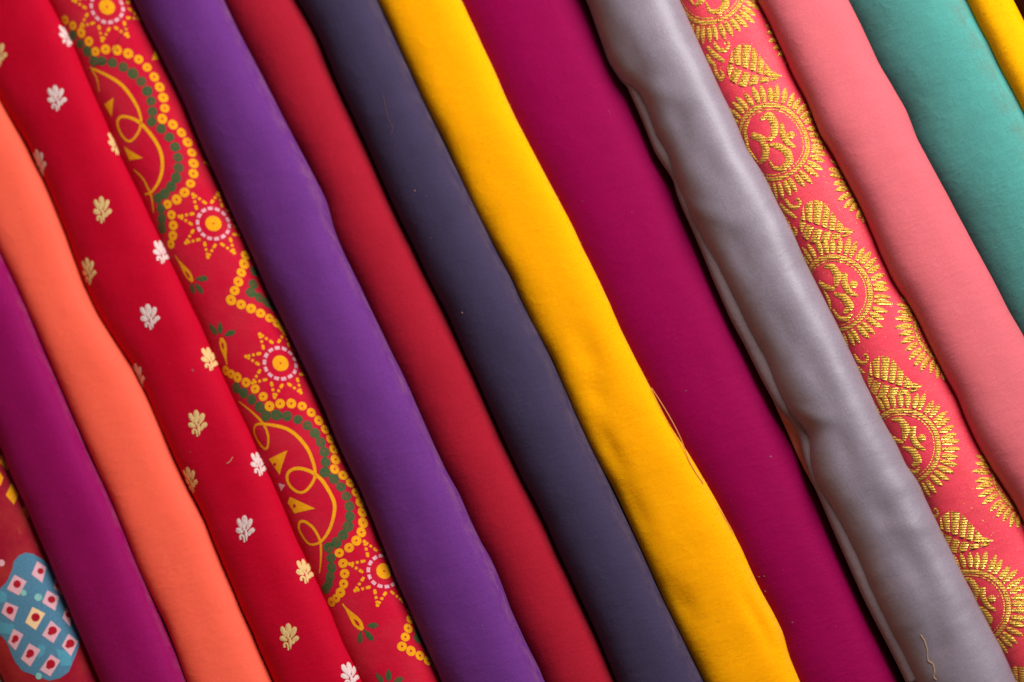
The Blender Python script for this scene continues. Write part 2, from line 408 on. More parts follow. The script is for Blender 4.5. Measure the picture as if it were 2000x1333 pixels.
# --- flat pieces drawn in developed coordinates
class Piece:
    def __init__(self): self.v = []; self.f = []; self.h = []
    def grid(self, pts, lift, nu, nv, flip=False):
        b = len(self.v); self.v += list(pts); self.h += list(lift)
        for i in range(nu - 1):
            for j in range(nv - 1):
                self.f.append((b + i * nv + j, b + i * nv + j + 1, b + (i + 1) * nv + j + 1, b + (i + 1) * nv + j))
    def ribbon(self, pts, widths, nc=3, lift=0.5, puff=0.0, step=4.0, roundcap=True):
        p = np.asarray(pts, float)
        s = np.r_[0, np.cumsum(np.linalg.norm(np.diff(p, axis=0), axis=1))]
        n = max(3, int(s[-1] / step) + 2); u = np.linspace(0, s[-1], n)
        wf = np.interp(np.linspace(0, 1, n), np.linspace(0, 1, len(widths)), widths)
        c = np.stack([np.interp(u, s, p[:, 0]), np.interp(u, s, p[:, 1])], -1)
        if len(p) > 2:
            for _ in range(2):
                c[1:-1] = (c[:-2] + 2 * c[1:-1] + c[2:]) / 4
        tg = np.gradient(c, axis=0); tg /= np.maximum(np.linalg.norm(tg, axis=1), 1e-9)[:, None]
        nr = np.stack([-tg[:, 1], tg[:, 0]], -1)
        x = np.linspace(-1, 1, nc)
        pts2 = (c[:, None, :] + nr[:, None, :] * (wf[:, None] / 2 * x[None, :])[..., None]).reshape(-1, 2)
        lf = (lift + puff * (1 - x[None, :] ** 2) * np.minimum(1, wf[:, None] / max(wf.max(), 1e-6))).reshape(-1)
        self.grid(pts2, lf, n, nc)
    def petal(self, a, b, w, lift=0.5, puff=0.0, nc=5, fat=0.5):
        u = np.linspace(0, 1, 9)
        e = np.sin(np.pi * np.clip(u, 0.03, 0.97) ** (math.log(0.5) / math.log(fat))) ** 0.62
        self.ribbon([a, b], list(w * np.maximum(e, 0.18)), nc=nc, lift=lift, puff=puff, step=3.0)
    def disc(self, c, r, r0=0.0, lift=0.5, n=20, rings=3, puff=0.0, sx=1.0):
        b = len(self.v)
        for i in range(rings + 1):
            rr = r0 + (r - r0) * i / rings
            for j in range(n):
                a = 2 * math.pi * j / n
                self.v.append((c[0] + rr * math.cos(a) * sx, c[1] + rr * math.sin(a)))
                self.h.append(lift + puff * (1 - (i / rings) ** 2))
        for i in range(rings):
            for j in range(n):
                j2 = (j + 1) % n
                self.f.append((b + i * n + j, b + i * n + j2, b + (i + 1) * n + j2, b + (i + 1) * n + j))
    def quad(self, q, lift=0.5, n=5, puff=0.0):
        q = np.asarray(q, float); u = np.linspace(0, 1, n)
        pts = [(q[0] * (1 - a) + q[1] * a) * (1 - b) + (q[3] * (1 - a) + q[2] * a) * b for a in u for b in u]
        self.grid(pts, [lift + puff * (1 - (2 * a - 1) ** 2) for a in u for b in u], n, n)
    def fan(self, outline, c, lift=0.5, rings=8):
        o = np.asarray(outline, float); c = np.asarray(c, float); n = len(o); b = len(self.v)
        for i in range(rings + 1):
            for p in o: self.v.append(tuple(c + (p - c) * (i / rings))); self.h.append(lift)
        for i in range(rings):
            for j in range(n):
                j2 = (j + 1) % n
                self.f.append((b + i * n + j, b + i * n + j2, b + (i + 1) * n + j2, b + (i + 1) * n + j))
    def build(self, roll, name, mat, parent=None, vlim=None):
        tv = np.array(self.v); h = np.array(self.h)
        keep = np.ones(len(tv), bool)
        if vlim is not None: keep = (tv[:, 1] > vlim[0]) & (tv[:, 1] < vlim[1])
        f = [x for x in self.f if all(keep[i] for i in x)]
        if not f: return None
        used = sorted({i for x in f for i in x}); rm = {u: k for k, u in enumerate(used)}
        f = [[rm[i] for i in x] for x in f]; tv = tv[used]; h = h[used]
        P3 = roll.surf(tv, h)
        par = parent if parent is not None else roll.o
        return mesh_obj(name, P3, f, mat, tv / 100.0, parent=par, origin=np.array(roll.o['_o']))

def loc2(d):   # photograph-oriented offset -> (along, round)
    d = np.asarray(d, float); return np.stack([d @ A, d @ P], -1)

# ------------------------------------------------------------------ traced edges (photograph pixels)
B0 = [(-30, 1222), (0, 1290), (20, 1333)]
B1 = [(2, 873), (21, 926), (46, 978), (88, 1073), (119, 1146), (154, 1230), (182, 1297), (198, 1333)]
B2 = [(0, 482), (31, 545), (67, 622), (102, 710), (133, 780), (158, 836), (186, 900), (224, 982), (259, 1066), (294, 1150), (322, 1213), (350, 1279), (369, 1333)]
B3 = [(0, 189), (21, 231), (56, 291), (88, 350), (119, 420), (134, 461), (147, 503), (172, 570), (196, 622), (231, 675), (263, 724), (291, 780), (319, 839), (336, 875), (368, 950), (403, 1020), (420, 1066), (438, 1108), (466, 1174), (498, 1241), (522, 1300), (536, 1333)]
B4 = [(102, 0), (123, 39), (147, 81), (172, 140), (194, 189), (217, 242), (238, 294), (259, 340), (287, 396), (306, 438), (329, 486), (350, 535), (375, 587), (403, 643), (424, 692), (445, 738), (473, 801), (503, 864), (533, 929), (561, 992), (589, 1059), (617, 1118), (641, 1171), (662, 1220), (680, 1262), (701, 1300), (715, 1333)]
B5 = [(259, 0), (280, 46), (305, 95), (333, 151), (364, 217), (392, 287), (420, 347), (445, 403), (462, 440), (491, 500), (519, 570), (550, 629), (578, 685), (606, 748), (631, 804), (652, 857), (662, 880), (681, 919), (702, 961), (723, 1013), (752, 1087), (773, 1139), (797, 1192), (825, 1255), (850, 1307), (860, 1333)]
B6 = [(440, 0), (466, 53), (490, 102), (518, 154), (546, 210), (575, 266), (599, 312), (620, 354), (641, 396), (655, 450), (667, 478), (699, 545), (730, 608), (762, 678), (790, 734), (811, 780), (836, 836), (856, 882), (874, 922), (899, 964), (923, 1020), (941, 1059), (962, 1094), (979, 1132), (1000, 1188), (1028, 1251), (1053, 1300), (1067, 1333)]
B7 = [(578, 0), (603, 39), (631, 95), (654, 153), (685, 222), (717, 291), (748, 361), (780, 431), (804, 479), (832, 538), (860, 591), (885, 643), (909, 696), (937, 755), (965, 825), (992, 880), (1018, 936), (1039, 971), (1063, 1020), (1091, 1087), (1116, 1136), (1141, 1188), (1169, 1251), (1202, 1333)]
B8 = [(736, 0), (766, 60), (797, 130), (825, 196), (853, 252), (881, 305), (909, 368), (940, 432), (969, 489), (1000, 545), (1021, 594), (1049, 650), (1077, 703), (1102, 759), (1127, 815), (1153, 872), (1186, 936), (1214, 996), (1242, 1055), (1270, 1118), (1298, 1181), (1326, 1237), (1347, 1279), (1374, 1333)]
B9 = [(901, 0), (930, 60), (958, 119), (986, 182), (1014, 242), (1049, 308), (1077, 361), (1102, 410), (1118, 440), (1141, 489), (1176, 559), (1207, 629), (1239, 696), (1267, 748), (1295, 804), (1312, 838), (1338, 876), (1381, 947), (1430, 1034), (1454, 1083), (1482, 1143), (1510, 1192), (1531, 1234), (1542, 1279), (1563, 1333)]
B10 = [(1145, 0), (1152, 17), (1167, 61), (1187, 118), (1211, 155), (1234, 172), (1251, 192), (1265, 233), (1278, 273), (1298, 304), (1312, 337), (1332, 388), (1352, 439), (1400, 537), (1427, 584), (1457, 638), (1488, 702), (1511, 760), (1532, 797), (1555, 821), (1569, 841), (1579, 864), (1578, 888), (1581, 914), (1592, 949), (1615, 984), (1641, 1036), (1664, 1088), (1686, 1140), (1712, 1192), (1732, 1234), (1758, 1283), (1781, 1333)]
B10U = [(1250, 225), (1280, 300), (1315, 352), (1322, 381), (1336, 415), (1351, 447), (1400, 564), (1427, 625), (1454, 675), (1484, 736), (1508, 780), (1525, 807), (1548, 827), (1562, 858), (1566, 885), (1580, 930), (1608, 991), (1634, 1053), (1660, 1111), (1686, 1169), (1712, 1221), (1738, 1270), (1769, 1333)]
B11 = [(1325, 0), (1360, 77), (1402, 168), (1437, 242), (1461, 301), (1496, 354), (1524, 413), (1537, 436), (1566, 500), (1598, 563), (1633, 633), (1661, 692), (1689, 752), (1720, 818), (1750, 870), (1770, 912), (1791, 940), (1805, 975), (1833, 1034), (1864, 1097), (1896, 1157), (1927, 1220), (1955, 1272), (1984, 1333)]
B12 = [(1475, 0), (1500, 49), (1528, 109), (1549, 154), (1577, 207), (1601, 270), (1626, 308), (1650, 354), (1675, 403), (1693, 440), (1717, 500), (1745, 559), (1766, 587), (1791, 629), (1812, 675), (1840, 731), (1864, 773), (1882, 818), (1905, 866), (1931, 912), (1955, 950), (1980, 989), (2001, 1031)]
B13 = [(1654, 0), (1685, 60), (1717, 130), (1748, 182), (1770, 217), (1791, 273), (1819, 326), (1850, 382), (1875, 430), (1903, 482), (1938, 545), (1969, 605), (1997, 657)]
B14 = [(1882, 0), (1906, 52), (1931, 97), (1951, 140), (1976, 187), (1999, 230)]
B15 = [(1975, 0), (1990, 29), (1999, 47)]
def shift(b, q): return [(x + P[0] * q, y + P[1] * q) for x, y in b]

# ------------------------------------------------------------------ the surface underneath
tb = [(-1.3, -1.2, 0), (1.3, -1.2, 0), (1.3, 1.2, 0), (-1.3, 1.2, 0)]
table = mesh_obj('table_top', [(x, y, z) for x, y, z in tb] + [(x, y, -0.04) for x, y, z in tb],
                 [(0, 1, 2, 3), (7, 6, 5, 4), (0, 4, 5, 1), (1, 5, 6, 2), (2, 6, 7, 3), (3, 7, 4, 0)], M['table'],
                 uv=[(x * 20, y * 20) for x, y, z in tb] * 2, smooth=False)
table['kind'] = 'structure'

# ------------------------------------------------------------------ the rolls
G = 'fabric rolls lying side by side'
T_ALL = (-330, 2380)
R = {}
def roll(key, name, *a, label=None, **kw):
    r = Roll(name, *a, **kw); R[key] = r
    tag(r.o, label, 'fabric roll', G); return r

roll('beige', 'fabric_roll', shift(B0, -150), B0, 70, 60, M['beige'], sq=0.90, er=2, seed=2, trange=(950, 1600),
     label='plain beige fabric roll, just a sliver in the lower left corner')
roll('patch', 'fabric_roll', B0, B1, 78, 66, M['patch_red'], sq=0.85, el=4, er=22, seed=3, lump=2.0, trange=(550, 1700),
     label='red printed fabric roll with a blue patch of pink squares')
roll('plum', 'fabric_roll', B1, B2, 112, 62, M['plum'], sq=0.72, er=1, seed=4, k=0.20, trange=(150, 1850),
     label='plain plum purple fabric roll beside the coral one')
roll('coral', 'fabric_roll', B2, B3, 112, 48, M['coral'], sq=0.72, el=1, er=1, seed=5, lump=2.5, trange=(-100, 1950),
     label='plain coral orange fabric roll')
roll('crimson', 'fabric_roll', B3, B4, 108, 62, M['crimson'], sq=0.76, el=1, er=1, k=0.12, seed=6, lump=2.6, trange=(-330, 2000),
     label='crimson fabric roll with small woven white and gold flowers')
roll('print', 'fabric_roll', B4, B5, 94, 66, M['print_red'], sq=0.85, el=14, er=12, seed=7, lump=2.0, trange=(-330, 2000),
     label='red fabric roll printed with yellow rings, green dots and sunflowers')
roll('violet', 'fabric_roll', B5, B6, 128, 74, M['violet'], sq=0.86, k=0.22, seed=8, sigma=10, lump=2.0, trange=T_ALL,
     label='plain violet purple fabric roll with a dusty right edge')
roll('burgundy', 'fabric_roll', B6, B7, 92, 66, M['burgundy'], sq=0.95, el=8, er=8, seed=9, k=-0.05, lump=1.5, trange=T_ALL,
     label='plain burgundy red fabric roll between the violet and navy ones')
roll('navy', 'fabric_roll', B7, B8, 118, 68, M['navy'], sq=0.90, er=1, k=0.16, seed=10, trange=T_ALL, lump=1.8,
     label='plain slate navy fabric roll')
roll('yellow', 'fabric_roll', B8, B9, 122, 50, M['yellow'], sq=0.70, el=0, k=0.08, seed=11, sigma=9, lump=2.4, trange=T_ALL,
     dents=[(1150, 690, 55, 26, 62, 7), (1165, 770, 40, 22, 62, 6), (1190, 880, 60, 22, 62, 7), (1240, 1000, 60, 25, 62, 7), (1330, 1180, 50, 30, 62, 8), (1480, 1210, 70, 14, 62, 6)],
     label='thick bright yellow fabric roll with fuzzy edge beside the magenta one')
MAGR = [(1156, 0), (1230, 165), (1276, 262), (1316, 350), (1430, 600), (1545, 850), (1765, 1333)]
roll('magenta', 'fabric_roll', B9, MAGR, 88, 78, M['magenta'], sq=0.82, el=14, er=1, seed=12, lump=1.2, trange=T_ALL,
     label='wide plain magenta fabric roll')
roll('grey', 'fabric_roll', B10, B11, 164, 78, M['grey'], sq=0.90, seed=13, sigma=8, lump=1.6, crease=1.2, trange=T_ALL, k=0.22,
     dents=[(1225, 95, 70, 26, 60, 5.4), (1290, 180, 60, 22, 15, -3.6), (1330, 240, 60, 20, 70, 4.5), (1390, 330, 40, 24, 60, 4.5), (1390, 420, 70, 18, 20, -2.7),
            (1450, 500, 60, 22, 62, 4.5), (1530, 640, 60, 20, 62, 3.6), (1600, 740, 60, 22, 62, 4.5), (1575, 810, 60, 16, 15, -4.5), (1650, 880, 60, 22, 70, 5.4),
            (1720, 1000, 50, 24, 62, 5.4), (1790, 1110, 60, 24, 62, 5.4), (1830, 1250, 60, 26, 80, 5.4), (1755, 1030, 40, 18, 0, -2.7)],
     label='lilac grey satin fabric roll between the magenta and gold brocade ones')
roll('brocade', 'fabric_roll', B11, B12, 112, 68, M['brocade'], sq=0.86, el=10, er=8, seed=14, sigma=8, lump=2.6, crease=1.5, trange=T_ALL,
     label='coral red brocade fabric roll woven with gold medallions and leaves')
roll('pink', 'fabric_roll', B12, B13, 142, 74, M['pink'], sq=0.78, el=-1, k=-0.05, seed=15, sigma=10, lump=1.8, trange=T_ALL,
     label='plain rose pink fabric roll between the brocade and teal ones')
roll('teal', 'fabric_roll', B13, B14, 60, 60, M['teal'], sq=1.0, el=3, er=1, k=0.40, seed=16, lump=1.6, trange=(100, 2000),
     label='plain teal fabric roll with dirt marks on its right side')
roll('yellow2', 'fabric_roll', B14, B15, 104, 54, M['yellow2'], sq=0.80, seed=17, lump=1.0, trange=(300, 1700),
     label='narrow mustard yellow twill roll with sooty specks, upper right corner')
roll('maroon', 'fabric_roll', B15, shift(B15, 130), 80, 60, M['maroon'], el=4, seed=18, trange=(400, 1600),
     label='dark maroon fabric roll, a sliver in the upper right corner')

# inner fold of the satin showing along its left side, and the cloth under it
Roll('inner_fold', B10U, shift(B10U, 90), 160, 26, M['grey_under'], seed=21, sigma=7, lump=0.6, zlow=40,
     trange=(330, 1960), parent=R['grey'].o, sq=0.8)
SAL = [(1478, 690), (1500, 758), (1511, 788), (1524, 815), (1540, 850), (1557, 890), (1580, 935), (1610, 985), (1640, 1040)]
sal = Roll('fabric_roll', SAL, shift(SAL, 70), 138, 16, M['salmon'], seed=22, sigma=8, lump=0.5, zlow=130, trange=(1180, 1680))
tag(sal.o, 'salmon fabric roll peeping out between the magenta and grey satin ones', 'fabric roll', G)

# ------------------------------------------------------------------ crimson roll: woven flowers
FL = [(((-3.4, -28), (0, -4)), 12, .40), (((-6.5, -14), (-2, 5)), 9.5, .42), (((-17.5, -21), (-9, 0)), 9.5, .36), (((13.5, -21), (4, 3)), 10, .36),
      (((-21, 2), (-4, 8)), 10.5, .36), (((21, 0), (5, 11)), 9.5, .34), (((1, 1), (3.5, 26)), 6, .4), (((4, 17), (13, 9)), 5, .6)]
flowers = [((111, 192), 'W'), ((200, 410), 'G'), ((293, 619), 'W'), ((386, 827), 'G'), ((479, 1033), 'W'), ((565, 1244), 'G'),
           ((132, 72), 'W'), ((226, 283), 'G'), ((317, 493), 'W'), ((411, 702), 'G'), ((507, 907), 'W'), ((597, 1116), 'G'), ((685, 1318), 'W'),
           ((-3, 105), 'G'), ((78, 318), 'W'), ((173, 530), 'G'), ((272, 735), 'W'), ((372, 938), 'G'), ((464, 1147), 'W')]
r = R['crimson']
for (c, kind) in flowers:
    t0 = np.array(r.locate(*c)); pc = Piece()
    for (ab, w, fat) in FL:
        q = loc2(np.array(ab) * 0.9) + t0
        pc.petal(q[0], q[1], w * 1.02 * random.uniform(.92, 1.08), lift=0.5, puff=0.7, fat=fat)
    q = loc2(np.array([(-9, 21), (-11.5, 15), (-6.5, 11), (-2.5, 15), (-1.5, 26)])) + t0
    pc.ribbon(q, [5, 4.5, 4.5, 4, 3.5], lift=0.7, puff=0.9, step=2.5)
    pc.build(r, 'woven_flower', M['silk_white' if kind == 'W' else 'silk_gold'])

# ------------------------------------------------------------------ printed roll
r = R['print']
def cv(pts, ox, oy, s): return [(ox + x / s, oy + y / s) for x, y in pts]
ZA = (120, 0, 2.665); ZB = (400, 700, 2.665); ZC = (330, 350, 3.1); ZD = (600, 1050, 4.71)
yel = cv([(20, 105), (60, 135), (103, 172), (143, 217), (177, 270), (230, 258), (290, 262), (348, 280), (402, 310), (446, 352), (483, 402), (512, 455), (530, 510), (538, 565), (525, 620),
          (580, 650), (625, 692), (657, 742), (679, 796), (688, 852), (687, 905), (672, 957), (641, 1003), (600, 1040), (552, 1065), (573, 1120), (582, 1175), (580, 1228), (570, 1272)], *ZA)
yel += cv([(110, 65), (137, 82), (170, 100), (215, 127), (262, 160), (304, 200), (337, 250), (392, 237), (450, 236), (507, 250), (554, 283), (593, 325), (626, 371), (653, 422), (671, 475), (680, 528), (676, 578),
           (720, 610), (757, 650), (786, 700), (808, 750), (820, 803), (824, 857), (815, 906), (789, 950), (751, 987), (700, 1014), (720, 1068), (728, 1122), (723, 1175), (706, 1220), (684, 1250), (660, 1270)], *ZB)
yel += cv([(463, 463), (455, 515), (438, 567), (420, 622), (398, 676), (376, 733), (437, 760), (497, 785), (555, 813), (609, 843), (655, 875), (692, 908)], *ZC)
yel += cv([(948, 680), (948, 755), (930, 837), (903, 917), (872, 1003), (955, 1045), (1037, 1088), (1110, 1135), (1175, 1185)], *ZD)
grn = cv([(60, 185), (97, 228), (135, 268), (168, 318), (212, 318), (266, 328), (322, 350), (372, 383), (415, 425), (447, 475), (467, 527), (474, 582), (470, 635), (520, 672), (561, 715), (592, 766), (607, 821),
          (610, 875), (598, 927), (572, 972), (538, 1010), (502, 1033), (518, 1088), (523, 1140), (524, 1188)], *ZA)
grn += cv([(165, 155), (203, 182), (244, 215), (286, 255), (318, 300), (373, 296), (428, 302), (485, 320), (534, 350), (573, 390), (603, 437), (623, 488), (629, 541), (626, 594), (672, 628), (709, 670), (737, 718),
           (753, 771), (755, 824), (746, 875), (720, 920), (686, 959), (645, 986), (657, 1040), (660, 1092), (652, 1138), (645, 1175), (630, 1200)], *ZB)
grn += cv([(520, 560), (511, 637), (497, 688), (548, 718), (593, 748), (635, 778)], *ZC)
grn += cv([(1020, 870), (1025, 930), (1085, 985)], *ZD)
prev = None
def wob(): return random.uniform(0.93, 1.07)
for c in yel:
    t0 = r.locate(*c); pc = Piece(); pc.disc(t0, 9.4 * wob(), r0=2.2 * wob(), lift=0.45, n=18, rings=2, sx=wob())
    pc.build(r, 'printed_ring', M['ink_yellow'])
for c in grn:
    t0 = r.locate(*c)
    pc = Piece(); pc.disc(t0, 10.2 * wob(), r0=0.9, lift=0.45, n=18, rings=2, sx=wob()); pc.build(r, 'printed_dot', M['ink_green'])
suns = [(209, 14), (417, 437), (548, 710), (750, 1116)]
for c in suns:
    t0 = np.array(r.locate(*c))
    pc = Piece(); pc.disc(t0, 15.5, r0=2.0, lift=0.45, n=24, rings=4); root = pc.build(r, 'printed_sunflower', M['ink_yellow'])
    pw = Piece()
    for i in range(14):
        a0 = 2 * math.pi * (i + 0.16) / 14; a1 = 2 * math.pi * (i + 0.84) / 14
        pw.ribbon([t0 + 31 * np.array([math.cos(a), math.sin(a)]) for a in np.linspace(a0, a1, 4)], [6.5 * wob(), 6.5 * wob()], lift=0.45, step=3)
    pw.build(r, 'dashed_ring', M['ink_white'], parent=root)
    ps = Piece(); off = math.radians(11)
    for i in range(8):
        a = off + 2 * math.pi * i / 8; da = math.pi / 8
        tip = 68 * np.array([math.cos(a), math.sin(a)])
        for sg in (-1, 1):
            base = 41 * np.array([math.cos(a + sg * da * 0.72), math.sin(a + sg * da * 0.72)])
            for f0, f1, w in ((0.0, 0.30, 6.2), (0.42, 0.60, 6.0), (0.72, 0.88, 6.2)):
                ps.ribbon([t0 + base + (tip - base) * f0, t0 + base + (tip - base) * f1], [w * 0.7 * wob(), w * wob(), w * 0.85], lift=0.45, step=2.5)
        ps.disc(t0 + tip, 3.6, lift=0.45, n=10, rings=1)
    ps.build(r, 'petal_dashes', M['ink_yellow'], parent=root)
def stroke(pts, w, name='printed_scroll', mat='ink_yellow', lift=0.5):
    q = [r.locate(*p) for p in pts]
    # refine with a spline so the line runs smoothly
    q = np.array(q); s = np.r_[0, np.cumsum(np.linalg.norm(np.diff(q, axis=0), axis=1))]
    out = []
    for i in range(len(q) - 1):
        p0 = q[max(i - 1, 0)]; p1 = q[i]; p2 = q[i + 1]; p3 = q[min(i + 2, len(q) - 1)]
        for u in np.linspace(0, 1, 7)[:-1]:
            out.append(0.5 * ((2 * p1) + (p2 - p0) * u + (2 * p0 - 5 * p1 + 4 * p2 - p3) * u * u + (3 * p1 - p0 - 3 * p2 + p3) * u ** 3))
    out.append(q[-1])
    pc = Piece(); pc.ribbon(out, w, lift=lift, step=3.0); return pc.build(r, name, M[mat])
stroke(cv([(150, 352), (240, 395), (310, 440), (360, 500), (400, 570), (415, 640), (395, 700), (355, 738), (318, 710), (293, 655), (300, 615), (335, 608), (385, 625), (425, 655), (475, 715),
           (510, 775), (525, 835), (522, 900), (500, 960), (465, 1005), (435, 1012)], *ZA), [4, 6.5, 7, 5, 4.5, 5, 6, 7, 7, 6, 4])
stroke(cv([(152, 354), (185, 410), (197, 480)], *ZA), [4, 3, 2])
stroke(cv([(378, 885), (420, 925), (450, 980), (470, 1030), (480, 1110)], *ZA), [2.5, 4, 5, 4, 2])
stroke(cv([(178, 225), (240, 275), (300, 335), (328, 395), (330, 450), (318, 475), (290, 450), (262, 400), (258, 360), (280, 342), (340, 347), (420, 365), (480, 405), (530, 465), (560, 530), (575, 600), (560, 650),
           (520, 695), (480, 695), (440, 660), (428, 615), (445, 585), (490, 573), (550, 590), (605, 630), (645, 690), (673, 750), (673, 810), (650, 890), (605, 955), (550, 970), (515, 935), (490, 885), (497, 850),
           (530, 855), (570, 890), (600, 950), (605, 1000), (603, 1070), (597, 1120)], *ZB), [2.5, 5, 4.5, 4, 6.5, 7, 6, 5, 6, 7, 7, 6, 4, 5.5, 5, 2.5])
def tri(pts, mat='ink_yellow', hole=None):
    q = [np.array(r.locate(*p)) for p in pts]
    if len(q) == 3: q = [q[0], (q[0] + q[1]) / 2, q[1], q[2]]
    o = []
    for i in range(len(q)):
        for u in np.linspace(0, 1, 6)[:-1]: o.append(q[i] * (1 - u) + q[(i + 1) % len(q)] * u)
    pc = Piece(); pc.fan(o, np.mean(q, axis=0), lift=0.45, rings=3); b = pc.build(r, 'printed_leaf', M[mat])
    if hole is not None:
        h0 = r.locate(*hole); ph = Piece(); ph.disc(h0, 3.4, lift=0.9, n=8, rings=1); ph.build(r, 'leaf_eye', M['print_red'], parent=b)
tri(cv([(225, 545), (272, 510), (263, 610)], *ZA)); tri(cv([(324, 762), (425, 825), (355, 835)], *ZA))
tri(cv([(490, 250), (470, 315), (505, 310)], *ZA)); tri(cv([(735, 845), (760, 840), (788, 885)], *ZA))
tri(cv([(335, 525), (430, 480), (390, 607)], *ZB), hole=cv([(365, 553)], *ZB)[0])
tri(cv([(445, 722), (575, 783), (467, 808), (432, 752)], *ZB), hole=cv([(468, 768)], *ZB)[0])
tri(cv([(383, 650), (418, 660), (398, 692)], *ZB), 'ink_white')
def drop(a, b, w):
    q0, q1 = np.array(r.locate(*a)), np.array(r.locate(*b)); pc = Piece()
    pc.petal(q0, q1, w, lift=0.45, fat=0.72, nc=5); d = pc.build(r, 'printed_drop', M['ink_yellow'])
    ph = Piece(); ph.petal(q0 * 0.42 + q1 * 0.58, q0 * 0.16 + q1 * 0.84, w * 0.32, lift=0.9, fat=0.6); ph.build(r, 'drop_eye', M['print_red'], parent=d)
drop(*cv([(38, 465), (145, 622)], *ZC), 15); drop(*cv([(352, 1125), (318, 962)], *ZC), 16); drop(*cv([(325, 612), (512, 850)], *ZD), 18)
for Z, lst in ((ZC, [((163, 605), (236, 602)), ((160, 632), (207, 692)), ((133, 632), (152, 694)), ((245, 878), (290, 942)), ((308, 866), (311, 938)), ((336, 948), (402, 922))]),
               (ZD, [((550, 812), (656, 810)), ((526, 852), (607, 948)), ((488, 865), (488, 975)), ((632, 1248), (698, 1338)), ((748, 1212), (750, 1325)), ((796, 1325), (884, 1296))])):
    for a, b in lst:
        (a, b) = cv([a, b], *Z); pc = Piece()
        pc.petal(np.array(r.locate(*a)), np.array(r.locate(*b)), 11.5, lift=0.45, fat=0.58); pc.build(r, 'printed_leaf', M['ink_green'])

# ------------------------------------------------------------------ roll with the blue patch
r = R['patch']; ZP = (0, 1000, 4.003); ZQ = (0, 850, 2.76)
out = cv([(200, 320), (260, 330), (330, 370), (390, 420), (430, 510), (490, 640), (560, 780), (610, 900), (632, 970), (622, 1040), (592, 1120), (540, 1250), (470, 1300), (390, 1320), (300, 1290), (170, 1240),
          (110, 1160), (70, 1060), (40, 1000), (0, 960), (-30, 800), (0, 600), (50, 550), (90, 470), (110, 390), (150, 340)], *ZP)
q = np.array([r.locate(*p) for p in out]); o2 = []
for i in range(len(q)):
    for u in (0, .25, .5, .75):
        o2.append(q[i] * (1 - u) + q[(i + 1) % len(q)] * u + np.array([random.uniform(-.5, .5), random.uniform(-.5, .5)]))
pc = Piece(); pc.fan(o2, q.mean(axis=0), lift=0.5, rings=14)
patch = pc.build(r, 'blue_patch', M['ink_blue']); patch['label'] = 'blue printed patch with pink squares and red dots'
SQ = [([(290, 388), (362, 435), (330, 555), (247, 490)], (317, 465), 24), ([(115, 492), (210, 545), (150, 655), (55, 605)], (135, 565), 30), ([(430, 520), (446, 560), (490, 660), (420, 600)], (455, 575), 20),
      ([(370, 615), (460, 665), (430, 775), (330, 710)], (403, 687), 28), ([(45, 705), (145, 745), (105, 858), (12, 790)], (80, 770), 30), ([(255, 745), (355, 795), (280, 925), (198, 865)], (280, 825), 33),
      ([(515, 745), (555, 810), (545, 900), (488, 830)], (533, 808), 22), ([(400, 850), (478, 920), (418, 1028), (330, 965)], (413, 928), 32), ([(108, 915), (185, 960), (125, 1085), (63, 1020)], (125, 990), 26),
      ([(535, 955), (612, 1015), (555, 1130), (483, 1050)], (550, 1030), 32), ([(230, 1028), (318, 1080), (238, 1210), (165, 1150)], (240, 1105), 30), ([(400, 1115), (472, 1165), (395, 1288), (313, 1235)], (400, 1190), 34)]
for poly, lightq in (([(0, 860), (120, 885), (90, 960), (0, 950)], 0), ([(300, 1040), (358, 1045), (350, 1110), (300, 1150)], 0), ([(435, 1070), (560, 1100), (560, 1200), (480, 1210)], 0), ([(0, 610), (55, 640), (50, 700), (0, 720)], 0),
                     ([(130, 455), (250, 450), (260, 540), (150, 520)], 1), ([(150, 650), (270, 660), (260, 740), (140, 720)], 1)):
    pc = Piece(); pc.quad([r.locate(*p) for p in cv(poly, *ZP)], lift=0.75); pc.build(r, 'pale_blotch', M['ink_blue2' if not lightq else 'ink_blue'], parent=patch)
for i, (poly, d, rad) in enumerate(SQ):
    pc = Piece(); pc.quad([r.locate(*p) for p in cv(poly, *ZP)], lift=1.0, n=6)
    sq_ = pc.build(r, 'pink_square', M['ink_cream' if i in (5,) else 'ink_pink'], parent=patch)
    t0 = np.array(r.locate(*cv([d], *ZP)[0])); pc = Piece(); pc.disc(t0, rad / 4.0, lift=1.4, n=16, rings=2)
    if i > 6:
        pc.disc(t0 + loc2((-6, 5)), rad / 9.0, lift=1.35, n=10, rings=1); pc.disc(t0 + loc2((-3.5, 8)), rad / 14.0, lift=1.35, n=8, rings=1)
    pc.build(r, 'red_dot', M['ink_red'], parent=patch)
for d, rad in (((300, 670), 30), ((185, 635), 24), ((305, 1285), 26)):
    pc = Piece(); pc.disc(r.locate(*cv([d], *ZP)[0]), rad / 4, lift=1.2, n=16, rings=2); pc.build(r, 'teal_dot', M['ink_teal'], parent=patch)
for poly in ([(60, 260), (100, 320), (75, 375), (32, 325)], [(5, 100), (45, 170), (40, 195), (0, 150)], [(-6, 195), (18, 230), (5, 270), (-14, 280)], [(132, 378), (155, 430), (150, 450), (122, 400)]):
    pc = Piece(); pc.quad([r.locate(*p) for p in cv(poly, *ZQ)], lift=0.5); pc.build(r, 'yellow_diamond', M['ink_yellow'])
pc = Piece(); pc.disc(r.locate(3, 1100), 6.5, lift=0.5, n=16, rings=2); pc.build(r, 'printed_dot', M['ink_pink'])

